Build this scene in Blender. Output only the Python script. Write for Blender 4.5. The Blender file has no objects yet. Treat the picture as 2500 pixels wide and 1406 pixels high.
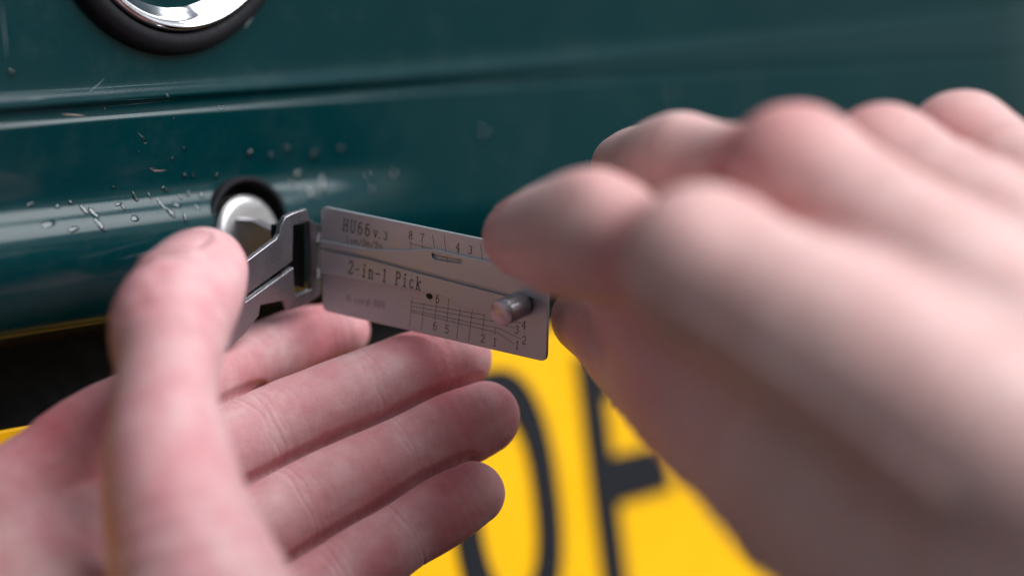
import bpy, math, random
import numpy as np
from mathutils import Matrix, Vector

# ------------------------------------------------------------------ camera, world, sun, exposure
scene = bpy.context.scene
COL = scene.collection
FPX = 100.0 / 36.0 * 2500.0                  # focal length in photograph pixels
CAM_POS = np.array([0.0, 0.0, 1.05])         # metres, eye at about lock height
MC = Matrix.Rotation(math.radians(88), 3, 'X') @ Matrix.Rotation(math.radians(-7), 3, 'Z')
RC = np.array(MC)
cam_data = bpy.data.cameras.new('camera')
cam = bpy.data.objects.new('camera', cam_data)
COL.objects.link(cam)
cam.matrix_world = Matrix.Translation(Vector(CAM_POS)) @ MC.to_4x4()
cam_data.lens = 100.0
cam_data.sensor_width = 36.0
cam_data.clip_start = 0.02
cam_data.clip_end = 200.0
cam_data.dof.use_dof = True
cam_data.dof.focus_distance = 0.722
cam_data.dof.aperture_fstop = 2.8
cam_data.dof.aperture_blades = 0
scene.camera = cam

SUN_DIR = Vector((0.70, -0.21, 0.68)).normalized()      # towards the light
sun_el = math.asin(SUN_DIR.z)
sun_az = math.atan2(SUN_DIR.x, SUN_DIR.y)
world = bpy.data.worlds.new('World')
scene.world = world
world.use_nodes = True
wn = world.node_tree
bg = wn.nodes['Background']
sky = wn.nodes.new('ShaderNodeTexSky')
sky.sky_type = 'NISHITA'
sky.sun_disc = False
sky.sun_elevation = sun_el
sky.sun_rotation = sun_az
sky.air_density = 1.0
sky.dust_density = 0.6
hs = wn.nodes.new('ShaderNodeHueSaturation')            # a cloud-covered, greyer sky
hs.inputs['Saturation'].default_value = 0.42
wn.links.new(sky.outputs['Color'], hs.inputs['Color'])
wn.links.new(hs.outputs['Color'], bg.inputs['Color'])
bg.inputs['Strength'].default_value = 0.07
sun_data = bpy.data.lights.new('sun', 'SUN')
sun_data.energy = 4.7
sun_data.angle = math.radians(58)
sun_data.color = (0.97, 0.98, 1.0)
sun = bpy.data.objects.new('sun', sun_data)
COL.objects.link(sun)
sun.rotation_euler = SUN_DIR.to_track_quat('Z', 'Y').to_euler()
sun.location = (1, -1, 3)

scene.view_settings.view_transform = 'Standard'
scene.view_settings.look = 'None'
scene.view_settings.exposure = 0.16
scene.view_settings.gamma = 1.0
scene.cycles.use_denoising = True
scene.cycles.max_bounces = 8
scene.cycles.transmission_bounces = 6
scene.cycles.caustics_reflective = False
scene.cycles.caustics_refractive = False

# ------------------------------------------------------------------ helpers
rnd = random.Random(7)
nrand = np.random.RandomState(3)

def ray(px, py):
    return np.array([(px - 1250.0) / FPX, (703.0 - py) / FPX, -1.0])

def C(px, py, d):
    """pixel + distance (mm) -> camera-frame point in mm"""
    return ray(px, py) * d

def W(p):
    """camera-frame mm -> world metres"""
    return (np.asarray(p, float) * 0.001) @ RC.T + CAM_POS

def mesh_obj(name, verts, faces, mat, parent=None, smooth=True, origin=None, auto=None):
    v = np.asarray(verts, float)
    o = np.asarray(origin, float) if origin is not None else (parent_loc(parent) if parent else v.mean(0))
    me = bpy.data.meshes.new(name)
    me.from_pydata((v - o).tolist(), [], [list(map(int, f)) for f in faces])
    me.update()
    me.materials.append(mat)
    if smooth:
        me.polygons.foreach_set('use_smooth', [True] * len(me.polygons))
        if auto:
            try:
                me.set_sharp_from_angle(angle=math.radians(auto))
            except Exception:
                pass
    ob = bpy.data.objects.new(name, me)
    COL.objects.link(ob)
    if parent:
        ob.parent = parent
        ob.location = Vector(o - parent_loc(parent))
    else:
        ob.location = Vector(o)
    return ob

LOCS = {}
def parent_loc(p):
    if p.name not in LOCS:
        loc = np.array(p.location, float)
        if p.parent:
            loc = loc + parent_loc(p.parent)
        LOCS[p.name] = loc
    return LOCS[p.name]

def empty(name, loc, parent=None):
    e = bpy.data.objects.new(name, None)
    e.empty_display_size = 0.01
    COL.objects.link(e)
    if parent:
        e.parent = parent
        e.location = Vector(np.asarray(loc) - parent_loc(parent))
    else:
        e.location = Vector(loc)
    return e

def tag(o, label, cat=None, group=None, kind=None):
    o['label'] = label
    if cat: o['category'] = cat
    if group: o['group'] = group
    if kind: o['kind'] = kind
    return o

def flat_shape(outer, holes, thick, bevel, res=2):
    """2D outline with holes -> bevelled slab (verts, faces); local z from -thick to 0"""
    cu = bpy.data.curves.new('tmp', 'CURVE')
    cu.dimensions = '2D'
    cu.fill_mode = 'BOTH'
    cu.extrude = max(thick / 2 - bevel, 1e-4)
    cu.bevel_depth = bevel
    cu.bevel_resolution = res
    for loop in [outer] + list(holes):
        sp = cu.splines.new('POLY')
        sp.points.add(len(loop) - 1)
        for p, q in zip(sp.points, loop):
            p.co = (q[0], q[1], 0, 1)
        sp.use_cyclic_u = True
    if bevel > 0:
        cu.offset = -bevel
    ob = bpy.data.objects.new('tmp', cu)
    COL.objects.link(ob)
    dg = bpy.context.evaluated_depsgraph_get()
    me = bpy.data.meshes.new_from_object(ob.evaluated_get(dg))
    v = np.array([x.co[:] for x in me.vertices])
    v[:, 2] -= thick / 2
    f = [list(p.vertices) for p in me.polygons]
    bpy.data.objects.remove(ob)
    bpy.data.meshes.remove(me)
    bpy.data.curves.remove(cu)
    return v, f

def round_poly(pts, r, n=5):
    out = []
    m = len(pts)
    for i in range(m):
        p0, p1, p2 = np.array(pts[i - 1], float), np.array(pts[i], float), np.array(pts[(i + 1) % m], float)
        a, b = p0 - p1, p2 - p1
        la, lb = np.linalg.norm(a), np.linalg.norm(b)
        rr = min(r, la * 0.45, lb * 0.45)
        s, e = p1 + a / la * rr, p1 + b / lb * rr
        for k in range(n + 1):
            t = k / n
            out.append(tuple((1 - t) ** 2 * s + 2 * t * (1 - t) * p1 + t * t * e))
    return out

def lathe(profile, n=72):
    """profile [(r, h)] -> verts in (x, y, h)"""
    v, f = [], []
    m = len(profile)
    for i in range(n):
        a = 2 * math.pi * i / n
        for r, h in profile:
            v.append((r * math.cos(a), r * math.sin(a), h))
    for i in range(n):
        for j in range(m - 1):
            a, b = i * m + j, ((i + 1) % n) * m + j
            f.append((a, b, b + 1, a + 1))
    return np.array(v), f

def smooth_profile(pts, per=6):
    pts = np.array(pts, float)
    P = np.vstack([2 * pts[0] - pts[1], pts, 2 * pts[-1] - pts[-2]])
    out = []
    for i in range(1, len(P) - 2):
        for k in range(per):
            t = k / per
            out.append(0.5 * ((2 * P[i]) + (-P[i - 1] + P[i + 1]) * t + (2 * P[i - 1] - 5 * P[i] + 4 * P[i + 1] - P[i + 2]) * t * t
                              + (-P[i - 1] + 3 * P[i] - 3 * P[i + 1] + P[i + 2]) * t ** 3))
    out.append(pts[-1])
    return np.array(out)

# ------------------------------------------------------------------ materials
def new_mat(name):
    m = bpy.data.materials.new(name)
    m.use_nodes = True
    nt = m.node_tree
    return m, nt, nt.nodes['Principled BSDF']

def N(nt, kind, **inp):
    n = nt.nodes.new(kind)
    for k, v in inp.items():
        n.inputs[k.replace('_', ' ')].default_value = v
    return n

def ramp(nt, src, stops):
    r = nt.nodes.new('ShaderNodeValToRGB')
    cr = r.color_ramp
    while len(cr.elements) < len(stops):
        cr.elements.new(0.5)
    for e, (p, c) in zip(cr.elements, stops):
        e.position = p
        e.color = c if len(c) == 4 else (*c, 1)
    nt.links.new(src, r.inputs['Fac'])
    return r

def mix(nt, fac, a, b, mode='MIX'):
    m = nt.nodes.new('ShaderNodeMix')
    m.data_type = 'RGBA'
    m.blend_type = mode
    for sock, val in ((m.inputs[0], fac), (m.inputs[6], a), (m.inputs[7], b)):
        if hasattr(val, 'links') or hasattr(val, 'is_output'):
            nt.links.new(val, sock)
        elif isinstance(val, (int, float)):
            sock.default_value = val
        else:
            sock.default_value = (*val, 1)
    return m.outputs[2]

def obj_coord(nt):
    return nt.nodes.new('ShaderNodeTexCoord').outputs['Object']

def math_node(nt, op, a, b=None):
    m = nt.nodes.new('ShaderNodeMath')
    m.operation = op
    for i, v in enumerate((a, b)):
        if v is None: continue
        if isinstance(v, (int, float)): m.inputs[i].default_value = v
        else: nt.links.new(v, m.inputs[i])
    return m.outputs[0]

def bump(nt, bsdf, height, strength, dist, prev=None):
    b = nt.nodes.new('ShaderNodeBump')
    b.inputs['Strength'].default_value = strength
    b.inputs['Distance'].default_value = dist
    nt.links.new(height, b.inputs['Height'])
    if prev is not None: nt.links.new(prev, b.inputs['Normal'])
    if bsdf is not None: nt.links.new(b.outputs['Normal'], bsdf.inputs['Normal'])
    return b.outputs['Normal']

def make_skin(name, pale, pink, red):
    m, nt, b = new_mat(name)
    co = obj_coord(nt)
    at = nt.nodes.new('ShaderNodeAttribute'); at.attribute_name = 'flush'
    n1 = N(nt, 'ShaderNodeTexNoise', Scale=85.0, Detail=4.0, Roughness=0.6); nt.links.new(co, n1.inputs['Vector'])
    n2 = N(nt, 'ShaderNodeTexNoise', Scale=420.0, Detail=3.0, Roughness=0.6); nt.links.new(co, n2.inputs['Vector'])
    r1 = ramp(nt, n1.outputs['Fac'], [(0.35, (0, 0, 0)), (0.68, (1, 1, 1))])
    base = mix(nt, r1.outputs['Color'], pale, pink)
    base = mix(nt, at.outputs['Fac'], base, red)
    r2 = ramp(nt, n2.outputs['Fac'], [(0.3, (0.90, 0.86, 0.86)), (0.7, (1.06, 1.04, 1.04))])
    base = mix(nt, 0.6, base, r2.outputs['Color'], 'MULTIPLY')
    nt.links.new(base, b.inputs['Base Color'])
    b.inputs['Roughness'].default_value = 0.50
    b.inputs['IOR'].default_value = 1.4
    b.inputs['Specular IOR Level'].default_value = 0.36
    b.inputs['Subsurface Weight'].default_value = 0.55
    b.inputs['Subsurface Radius'].default_value = (1.0, 0.36, 0.22)
    b.inputs['Subsurface Scale'].default_value = 0.0022
    vor = N(nt, 'ShaderNodeTexVoronoi', Scale=1150.0); vor.feature = 'DISTANCE_TO_EDGE'
    nz = N(nt, 'ShaderNodeTexNoise', Scale=260.0, Detail=2.0); nt.links.new(co, nz.inputs['Vector'])
    wv = mix(nt, 0.012, co, nz.outputs['Color'])
    nt.links.new(wv, vor.inputs['Vector'])
    rv = ramp(nt, vor.outputs['Distance'], [(0.0, (0, 0, 0)), (0.22, (1, 1, 1))])
    nr = bump(nt, None, rv.outputs['Color'], 0.28, 0.00018)
    n3 = N(nt, 'ShaderNodeTexNoise', Scale=600.0, Detail=5.0, Roughness=0.65); nt.links.new(co, n3.inputs['Vector'])
    bump(nt, b, n3.outputs['Fac'], 0.35, 0.00030, nr)
    return m

SKIN_PALM = make_skin('skin_palm', (0.67, 0.435, 0.44), (0.60, 0.295, 0.315), (0.50, 0.14, 0.16))
SKIN_BACK = make_skin('skin_back', (0.70, 0.495, 0.465), (0.66, 0.43, 0.405), (0.54, 0.185, 0.19))

def make_nail():
    m, nt, b = new_mat('fingernail')
    b.inputs['Base Color'].default_value = (0.62, 0.33, 0.34, 1)
    b.inputs['Roughness'].default_value = 0.18
    b.inputs['Subsurface Weight'].default_value = 0.4
    b.inputs['Subsurface Radius'].default_value = (1, 0.4, 0.3)
    b.inputs['Subsurface Scale'].default_value = 0.002
    return m
NAIL = make_nail()

def make_paint():
    m, nt, b = new_mat('green_van_paint')
    co = obj_coord(nt)
    n1 = N(nt, 'ShaderNodeTexNoise', Scale=14.0, Detail=3.0); nt.links.new(co, n1.inputs['Vector'])
    n2 = N(nt, 'ShaderNodeTexNoise', Scale=900.0, Detail=2.0); nt.links.new(co, n2.inputs['Vector'])
    n3 = N(nt, 'ShaderNodeTexNoise', Scale=55.0, Detail=8.0, Roughness=0.75); nt.links.new(co, n3.inputs['Vector'])
    c = mix(nt, n1.outputs['Fac'], (0.0002, 0.022, 0.027), (0.0004, 0.032, 0.037))
    dust = ramp(nt, n2.outputs['Fac'], [(0.66, (0, 0, 0)), (0.80, (1, 1, 1))])
    film = ramp(nt, n3.outputs['Fac'], [(0.50, (0, 0, 0)), (0.75, (1, 1, 1))])
    fd = math_node(nt, 'MULTIPLY', dust.outputs['Color'], 0.06)
    fd = math_node(nt, 'ADD', fd, math_node(nt, 'MULTIPLY', film.outputs['Color'], 0.06))
    c = mix(nt, fd, c, (0.15, 0.16, 0.14))
    nt.links.new(c, b.inputs['Base Color'])
    rr = ramp(nt, n3.outputs['Fac'], [(0.3, (0.11,) * 3), (0.8, (0.20,) * 3)])
    nt.links.new(rr.outputs['Color'], b.inputs['Roughness'])
    b.inputs['Coat Weight'].default_value = 0.0
    b.inputs['Specular IOR Level'].default_value = 0.30
    b.inputs['Coat Roughness'].default_value = 0.10
    n4 = N(nt, 'ShaderNodeTexNoise', Scale=1500.0, Detail=1.0); nt.links.new(co, n4.inputs['Vector'])
    bump(nt, b, n4.outputs['Fac'], 0.05, 0.0002)
    return m
PAINT = make_paint()

def simple(name, col, rough, metal=0.0, noise=0.0, nscale=300.0, bumpd=0.0, spec=None):
    m, nt, b = new_mat(name)
    co = obj_coord(nt)
    n1 = N(nt, 'ShaderNodeTexNoise', Scale=nscale, Detail=5.0, Roughness=0.65)
    nt.links.new(co, n1.inputs['Vector'])
    lo = tuple(max(0, c * (1 - noise)) for c in col)
    hi = tuple(min(1, c * (1 + noise)) for c in col)
    c = mix(nt, n1.outputs['Fac'], lo, hi)
    nt.links.new(c, b.inputs['Base Color'])
    rr = ramp(nt, n1.outputs['Fac'], [(0.25, (max(0.02, rough * 0.75),) * 3), (0.8, (min(1, rough * 1.3),) * 3)])
    nt.links.new(rr.outputs['Color'], b.inputs['Roughness'])
    b.inputs['Metallic'].default_value = metal
    if spec is not None: b.inputs['Specular IOR Level'].default_value = spec
    if bumpd: bump(nt, b, n1.outputs['Fac'], 0.4, bumpd)
    return m
RUBBER = simple('black_rubber', (0.011, 0.011, 0.014), 0.75, 0, 0.3, 500, 0.0001, 0.2)
DARK_RECESS = simple('recess_shade_black', (0.010, 0.010, 0.010), 0.8, 0, 0.3, 200, 0.0002)  # near-black colour standing in for shade inside the recess and holes
CHROME = simple('polished_chrome', (0.80, 0.80, 0.82), 0.07, 1, 0.06, 150)
LOCKSTEEL = simple('satin_lock_face', (0.42, 0.41, 0.41), 0.36, 1, 0.12, 600, 0.00005)
STEEL_DARK = simple('dark_bent_steel', (0.40, 0.385, 0.415), 0.30, 0.9, 0.10, 120)
OPENING_DARK = simple('opening_shade_black', (0.05, 0.05, 0.055), 0.35, 1, 0.2, 200)  # near-black, painted as the darkness seen through the wing opening
YELLOW = simple('yellow_plate_film', (0.87, 0.455, 0.0), 0.45, 0, 0.10, 30, 0, 0.25)
PLATE_INK = simple('black_plate_ink', (0.008, 0.009, 0.013), 0.6, 0, 0.2, 100, 0, 0.2)
INK = simple('etched_black_ink', (0.035, 0.028, 0.028), 0.6, 0, 0.3, 900)
INK_FAINT = simple('worn_red_ink', (0.24, 0.13, 0.13), 0.6, 0, 0.3, 1500)

def make_steel():
    m, nt, b = new_mat('brushed_steel')
    tc = nt.nodes.new('ShaderNodeTexCoord')
    mp = nt.nodes.new('ShaderNodeMapping')
    mp.inputs['Rotation'].default_value = (0, math.radians(5), math.radians(25))
    mp.inputs['Scale'].default_value = (1.0, 1.0, 30.0)
    nt.links.new(tc.outputs['Object'], mp.inputs['Vector'])
    n1 = N(nt, 'ShaderNodeTexNoise', Scale=190.0, Detail=4.0, Roughness=0.7); nt.links.new(mp.outputs['Vector'], n1.inputs['Vector'])
    n2 = N(nt, 'ShaderNodeTexNoise', Scale=160.0, Detail=4.0); nt.links.new(tc.outputs['Object'], n2.inputs['Vector'])
    c = mix(nt, n1.outputs['Fac'], (0.36, 0.41, 0.445), (0.45, 0.50, 0.535))
    nt.links.new(c, b.inputs['Base Color'])
    b.inputs['Metallic'].default_value = 0.65
    rr = ramp(nt, n2.outputs['Fac'], [(0.3, (0.30,) * 3), (0.75, (0.44,) * 3)])
    nt.links.new(rr.outputs['Color'], b.inputs['Roughness'])
    bump(nt, b, n1.outputs['Fac'], 0.12, 0.00005)
    return m
STEEL = make_steel()

def make_water():
    m, nt, b = new_mat('water')
    out = nt.nodes['Material Output']
    tr = nt.nodes.new('ShaderNodeBsdfTransparent')
    gl = N(nt, 'ShaderNodeBsdfGlossy', Roughness=0.06)
    fr = N(nt, 'ShaderNodeFresnel', IOR=1.62)
    mx = nt.nodes.new('ShaderNodeMixShader')
    nt.links.new(fr.outputs[0], mx.inputs[0])
    nt.links.new(tr.outputs[0], mx.inputs[1])
    nt.links.new(gl.outputs[0], mx.inputs[2])
    nt.links.new(mx.outputs[0], out.inputs['Surface'])
    return m
WATER = make_water()

# ------------------------------------------------------------------ van tailgate (mm in its own s,u,n frame)
TN = np.array([math.sin(math.radians(50)), -math.cos(math.radians(50)), 0.0])   # outward
TT = np.array([math.cos(math.radians(50)), math.sin(math.radians(50)), 0.0])    # along the van
TU = np.array([0.0, 0.0, 1.0])
TO = W(C(350, 520, 722))

def car(s, u, n):
    s, u, n = np.broadcast_arrays(np.asarray(s, float), np.asarray(u, float), np.asarray(n, float))
    return TO + (s[..., None] * TT + u[..., None] * TU + n[..., None] * TN) * 0.001

def car_hit(px, py, n=0.0):
    d = RC @ ray(px, py)
    o = TO + TN * n * 0.001
    t = ((o - CAM_POS) @ TN) / (d @ TN)
    p = (CAM_POS + d * t - TO) * 1000
    return p @ TT, p @ TU

PROF = [(330, 46), (240, 32), (170, 21.2), (110, 11.9), (60, 4.3), (40, 1.3), (33.6, 0.45), (32.0, 0.5), (30.4, 0.8), (29.4, 0.85), (28.8, 0.6), (28.2, -0.2), (27.4, -1.0),
        (25.6, -1.25), (24.9, -1.05), (24.2, -0.85), (23.4, -1.0), (20, -1.9), (14, -3.5), (8, -5.2), (5.4, -5.6), (3.6, -5.4), (1.8, -4.6), (0.0, -3.5), (-2.0, -2.6),
        (-4.4, -2.1), (-8, -2.2), (-12, -3.3), (-17, -5.7), (-22, -9.2), (-26, -13.0), (-28.4, -17), (-29.4, -22), (-29.0, -28), (-28.5, -60)]
PS = smooth_profile(PROF, 9)

def surf_n(u, s=0.0):
    up = PS[:, 0][::-1]; nn = PS[:, 1][::-1]
    k = np.argmax(up > -28.0)
    return np.interp(u, up[k:], nn[k:]) + edge_n(s) + ridge_n(u, s)

def ridge_n(u, s):
    """flattens the ridge shoulder past the lock, shaped so its pale sheen fades"""
    w_ = np.clip((np.asarray(s, float) - 48.0) / 70.0, 0, 1); w_ = w_ * w_ * (3 - 2 * w_)
    u = np.asarray(u, float)
    n_ = np.interp(u, PS[:cutoff, 0][::-1], PS[:cutoff, 1][::-1])
    flat = np.interp(u, [-40, -8, 23.4, 40], [-2.6, -4.8, -1.0, 0])
    d_ = np.where(u > 23.4, 0.0, np.where(u < -8, -2.6, flat - n_))
    return w_ * d_
cutoff = int(np.argmin(PS[:, 0])) + 1

def edge_n(s):
    e = np.maximum(np.asarray(s, float) - 440.0, 0)
    return -(e ** 2) / 420.0

van = empty('van', car(0, -60, -40))
tag(van, 'dark green van tailgate with a creased ridge, wet and beaded with rain', 'van')

lk = car_hit(604, 585, -2.0)
LS, LU = lk[0] + 2.5, lk[1] + 1.0          # centre of the lock recess
ss = np.concatenate([np.arange(-260, LS - 22, 4.0), np.arange(LS - 22, LS + 22, 0.8), np.arange(LS + 22, 120, 4.0), np.arange(120, 395, 9.0), np.arange(395, 640, 4.0)])
V = np.array([car(s, PS[:, 0], PS[:, 1] + edge_n(s) + ridge_n(PS[:, 0], s)) for s in ss])
cut = int(np.argmax(PS[:, 1] < -13.5))        # below this a black strip is added, to keep yellow reflections off the paint
m = cut + 1
V, V2 = V[:, :m], V[:, cut:]
F = [(i * m + j, i * m + j + 1, (i + 1) * m + j + 1, (i + 1) * m + j) for i in range(len(ss) - 1) for j in range(m - 1)
     if not (abs(ss[i] + 0.4 - LS) < 16 and (ss[i] + 0.4 - LS) ** 2 + ((PS[j, 0] + PS[j + 1, 0]) / 2 - LU) ** 2 < 14.3 ** 2)]
mesh_obj('tailgate_panel', V.reshape(-1, 3), F, PAINT, van)

k2 = V2.shape[1]
mesh_obj('dark_return_strip', V2.reshape(-1, 3), [(i * k2 + j, i * k2 + j + 1, (i + 1) * k2 + j + 1, (i + 1) * k2 + j) for i in range(len(ss) - 1) for j in range(k2 - 1)], RUBBER, van)

# plate recess: back wall and floor under the ridge, coloured near-black as shade
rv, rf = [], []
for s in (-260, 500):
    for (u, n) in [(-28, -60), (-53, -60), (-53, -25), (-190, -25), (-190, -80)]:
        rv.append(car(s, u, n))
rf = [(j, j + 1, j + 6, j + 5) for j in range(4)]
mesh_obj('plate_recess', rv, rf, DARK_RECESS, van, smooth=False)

# number plate
NPN = -20.0
plate = empty('number_plate', car(120, -100, NPN), van)
tag(plate, 'yellow rear number plate with black characters, below the ridge')
ptl = car_hit(0, 1055, NPN); ptr = car_hit(1380, 770, NPN)
PTOP = (ptl[1] + ptr[1]) / 2 - 1.5
pv, pf = flat_shape(round_poly([(-150, PTOP - 111), (370, PTOP - 111), (370, PTOP), (-150, PTOP)], 8), [], 3.0, 0.5)
mesh_obj('plate_film', car(pv[:, 0], pv[:, 1], pv[:, 2] + NPN), pf, YELLOW, plate, auto=40)
fl, ft = car_hit(1402, 868, NPN)
CH = 79.0
def plate_char(outer, holes, s0):
    v, f = flat_shape([(x + s0, y + ft - CH) for x, y in outer], [[(x + s0, y + ft - CH) for x, y in h] for h in holes], 0.8, 0.1)
    mesh_obj('plate_character', car(v[:, 0], v[:, 1], v[:, 2] + NPN + 0.85), f, PLATE_INK, plate, smooth=False)
plate_char([(0, 0), (12.5, 0), (12.5, 30.5), (41, 30.5), (41, 46), (12.5, 46), (12.5, 64), (50, 65), (50, 79), (0, 79)], [], fl)
def oval(cx_, cy_, rx, ry, p, n=56):
    return [(cx_ + rx * math.copysign(abs(math.cos(t)) ** p, math.cos(t)), cy_ + ry * math.copysign(abs(math.sin(t)) ** p, math.sin(t))) for t in [2 * math.pi * k / n for k in range(n)]]
plate_char(oval(25, 39.5, 25, 40.5, 0.82), [oval(25, 39.5, 13, 27, 0.82)], fl - 66)
plate_char(round_poly([(0, 0), (50, 0), (50, 79), (36, 79), (36, 14), (14, 14), (14, 79), (0, 79)], 0.5, 1), [], fl + 50 + 33)

# round chrome handle badge with rubber gasket
bs, bu = car_hit(430, 135, 1.4)
bu += 45.0
badge = empty('badge', car(bs, bu, 0), van)
tag(badge, 'round chrome tailgate badge in a thick black rubber surround')
def on_car(v, s0, u0, n0):
    return car(v[:, 0] + s0, v[:, 1] + u0, v[:, 2] + n0)
v, f = lathe(smooth_profile([(45.0, -0.8), (45.1, 1.2), (44.4, 3.0), (42.6, 4.2), (40.8, 4.0), (39.9, 3.0), (39.6, 1.0), (39.3, -1.5)], 4), 128)
v[:, 2] += 0.155 * v[:, 1] + 7.9
mesh_obj('gasket', on_car(v, bs, bu, 0.3), f, RUBBER, badge)
v, f = lathe(smooth_profile([(39.5, 1.0), (39.4, 3.6), (38.8, 4.7), (38.1, 4.6), (37.7, 3.7), (36.9, 3.4), (34.5, 1.2), (31.0, -1.8), (27.0, -3.6), (24.0, -3.9), (22.8, -3.6), (22.2, -2.0), (21.6, 2.6), (20.6, 3.6), (19.4, 3.2), (18.0, 1.5), (12, 0.6), (0.05, 0.5)], 4), 128)
v[:, 2] += 0.155 * v[:, 1] + 7.9
mesh_obj('chrome_bowl', on_car(v, bs, bu, 0.3), f, CHROME, badge)

# push button lock
lock = empty('door_lock', car(lk[0], lk[1], -2.0), van)
tag(lock, 'round silver lock face in a black recess with the pick in its keyway')
v, f = lathe(smooth_profile([(15.7, -4.0), (15.7, -0.6), (15.4, -0.1), (14.6, -0.1), (14.2, -0.8), (14.0, -3.0), (13.9, -9.0), (0.05, -9.2)], 4), 72)
mesh_obj('lock_collar', on_car(v, LS, LU, -2.3), f, RUBBER, lock)
LKN = -0.6
v, f = lathe(smooth_profile([(11.8, -8.0), (11.9, -1.9), (11.6, -0.8), (10.8, 0.0), (9.6, 0.32), (6, 0.45), (0.05, 0.5)], 4), 72)
mesh_obj('lock_face', on_car(v, lk[0], lk[1], LKN), f, LOCKSTEEL, lock)
v, f = flat_shape(round_poly([(-1.8, -5.5), (1.8, -5.5), (1.8, 5.5), (-1.8, 5.5)], 0.6), [], 0.4, 0.05)
mesh_obj('keyhole', on_car(v, lk[0] - 1.2, lk[1], LKN + 0.75), f, DARK_RECESS, lock, smooth=False)  # flat dark slab, its colour standing in for the shaded keyway

# ------------------------------------------------------------------ rain drops on the paint
def drop(px, py, a, b, h, rot=0.0, name='water_drop'):
    n = -2.0
    for _ in range(4):
        s, u = car_hit(px, py, n)
        n = float(surf_n(u, s))
    if (s - LS) ** 2 + (u - LU) ** 2 < 17.5 ** 2: return
    R, K = 6, 24
    v = [(0, 0, h)]
    for i in range(1, R + 1):
        t = i / R * math.pi / 2
        for k in range(K):
            w = 2 * math.pi * k / K
            rr = math.sin(t) * (1 + 0.08 * math.sin(2 * w + px) + 0.05 * math.sin(3 * w + py))
            x, y = a * rr * math.cos(w), b * rr * math.sin(w)
            v.append((x * math.cos(rot) - y * math.sin(rot), x * math.sin(rot) + y * math.cos(rot), h * math.cos(t)))
    f = [(0, 1 + k, 1 + (k + 1) % K) for k in range(K)]
    for i in range(R - 1):
        for k in range(K):
            p, q = 1 + i * K + k, 1 + i * K + (k + 1) % K
            f.append((p, p + K, q + K, q))
    v = np.array(v)
    S, U = v[:, 0] + s, v[:, 1] + u
    P = car(S, U, surf_n(U, S) + v[:, 2] + np.where(v[:, 2] < 1e-6, -0.05, 0.02))
    o = mesh_obj(name, P, f, WATER)
    long_ = max(a, b) / min(a, b) > 1.7
    if px > 680 and py > 300 and px < 1000:
        lab = 'raindrop run trickling down the green paint above the pick' if long_ else 'round raindrop on the green paint between lock and pick, above them'
    elif px >= 1000:
        lab = 'raindrop far along the green panel, behind the hand on the plate' if px > 1400 else 'raindrop on the green panel beyond the top edge of the pick'
    elif py < 200:
        lab = 'single raindrop on the flat green panel above the crease, below the badge'
    elif py < 300:
        lab = 'tiny raindrop caught right under the crease of the green panel'
    elif py > 470:
        lab = 'slim raindrop run crossing the shiny ridge beside the lock' if long_ else 'small raindrop bead on the shiny ridge beside the lock'
    else:
        lab = 'thin smeared raindrop on the green paint between crease and ridge' if long_ else 'small raindrop bead on the green paint between crease and ridge'
    tag(o, lab, 'raindrop', 'raindrops on the green paint')

for (x, y, a, b, h, r) in [
    (610, 375, 1.1, 1.0, .55, 0), (660, 383, .8, .9, .4, 0), (701, 365, 1.0, 1.0, .5, 0), (765, 380, 1.2, 1.2, .6, 0), (832, 365, 1.2, 1.0, .5, 0),
    (727, 427, 1.9, 1.1, .7, .2), (785, 450, 1.1, 2.6, .7, -.3), (757, 470, 1.2, 2.0, .6, -.2), (713, 447, .8, .8, .4, 0),
    (526, 431, .7, .8, .5, 0), (470, 430, .6, .6, .4, 0), (450, 430, .9, .6, .4, -.5), (402, 462, 1.5, .6, .45, -.6), (561, 458, .8, 1.1, .5, .2), (545, 472, .6, 1.0, .5, 0),
    (278, 457, .9, .4, .35, -.5), (420, 390, .5, .5, .3, 0), (338, 373, .45, .45, .3, 0), (513, 492, .6, 1.3, .5, 0), (490, 476, .7, 1.0, .5, .2),
    (458, 473, .6, .9, .5, 0), (329, 480, .7, 1.6, .5, .4), (415, 517, .8, 1.9, .6, .5), (452, 533, .6, 1.5, .5, 0), (430, 500, 1.1, 1.0, .5, 0),
    (897, 430, 1.1, 1.1, .5, 0), (908, 464, 1.0, 1.0, .5, 0), (962, 425, 1.1, 1.3, .5, 0), (1180, 327, 1.6, 1.5, .7, 0), (1640, 230, 1.8, 1.6, .7, 0),
    (27, 178, .9, 1.1, .6, 0), (228, 520, .9, 1.8, .5, .5), (205, 512, .7, 1.4, .4, .5), (172, 495, .6, .8, .4, .2), (140, 505, .8, .6, .3, 0), (300, 505, .5, 1.0, .4, .3),
    (541, 462, .8, 1.0, .5, .2), (120, 545, 2.6, 1.0, .22, .2), (245, 548, 1.2, 2.2, .25, .6), (330, 533, 1.6, .9, .22, .3), (290, 498, 1.4, .5, .2, .1), (180, 560, 2.2, .7, .2, .2), (395, 500, .7, 1.8, .25, .4), (75, 500, 1.6, .5, .2, .1), (480, 505, .5, 1.1, .3, .1), (440, 480, .5, .9, .3, .3), (365, 478, .5, 1.1, .3, .4),
    (375, 412, 1.2, .3, .25, .0), (450, 365, .5, .6, .3, 0), (350, 340, .4, .9, .25, .5), (540, 262, .5, .5, .3, 0), (425, 290, .5, .4, .25, 0), (255, 268, .5, .4, .25, 0)]:
    drop(x, y, a, b, h, r)

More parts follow.
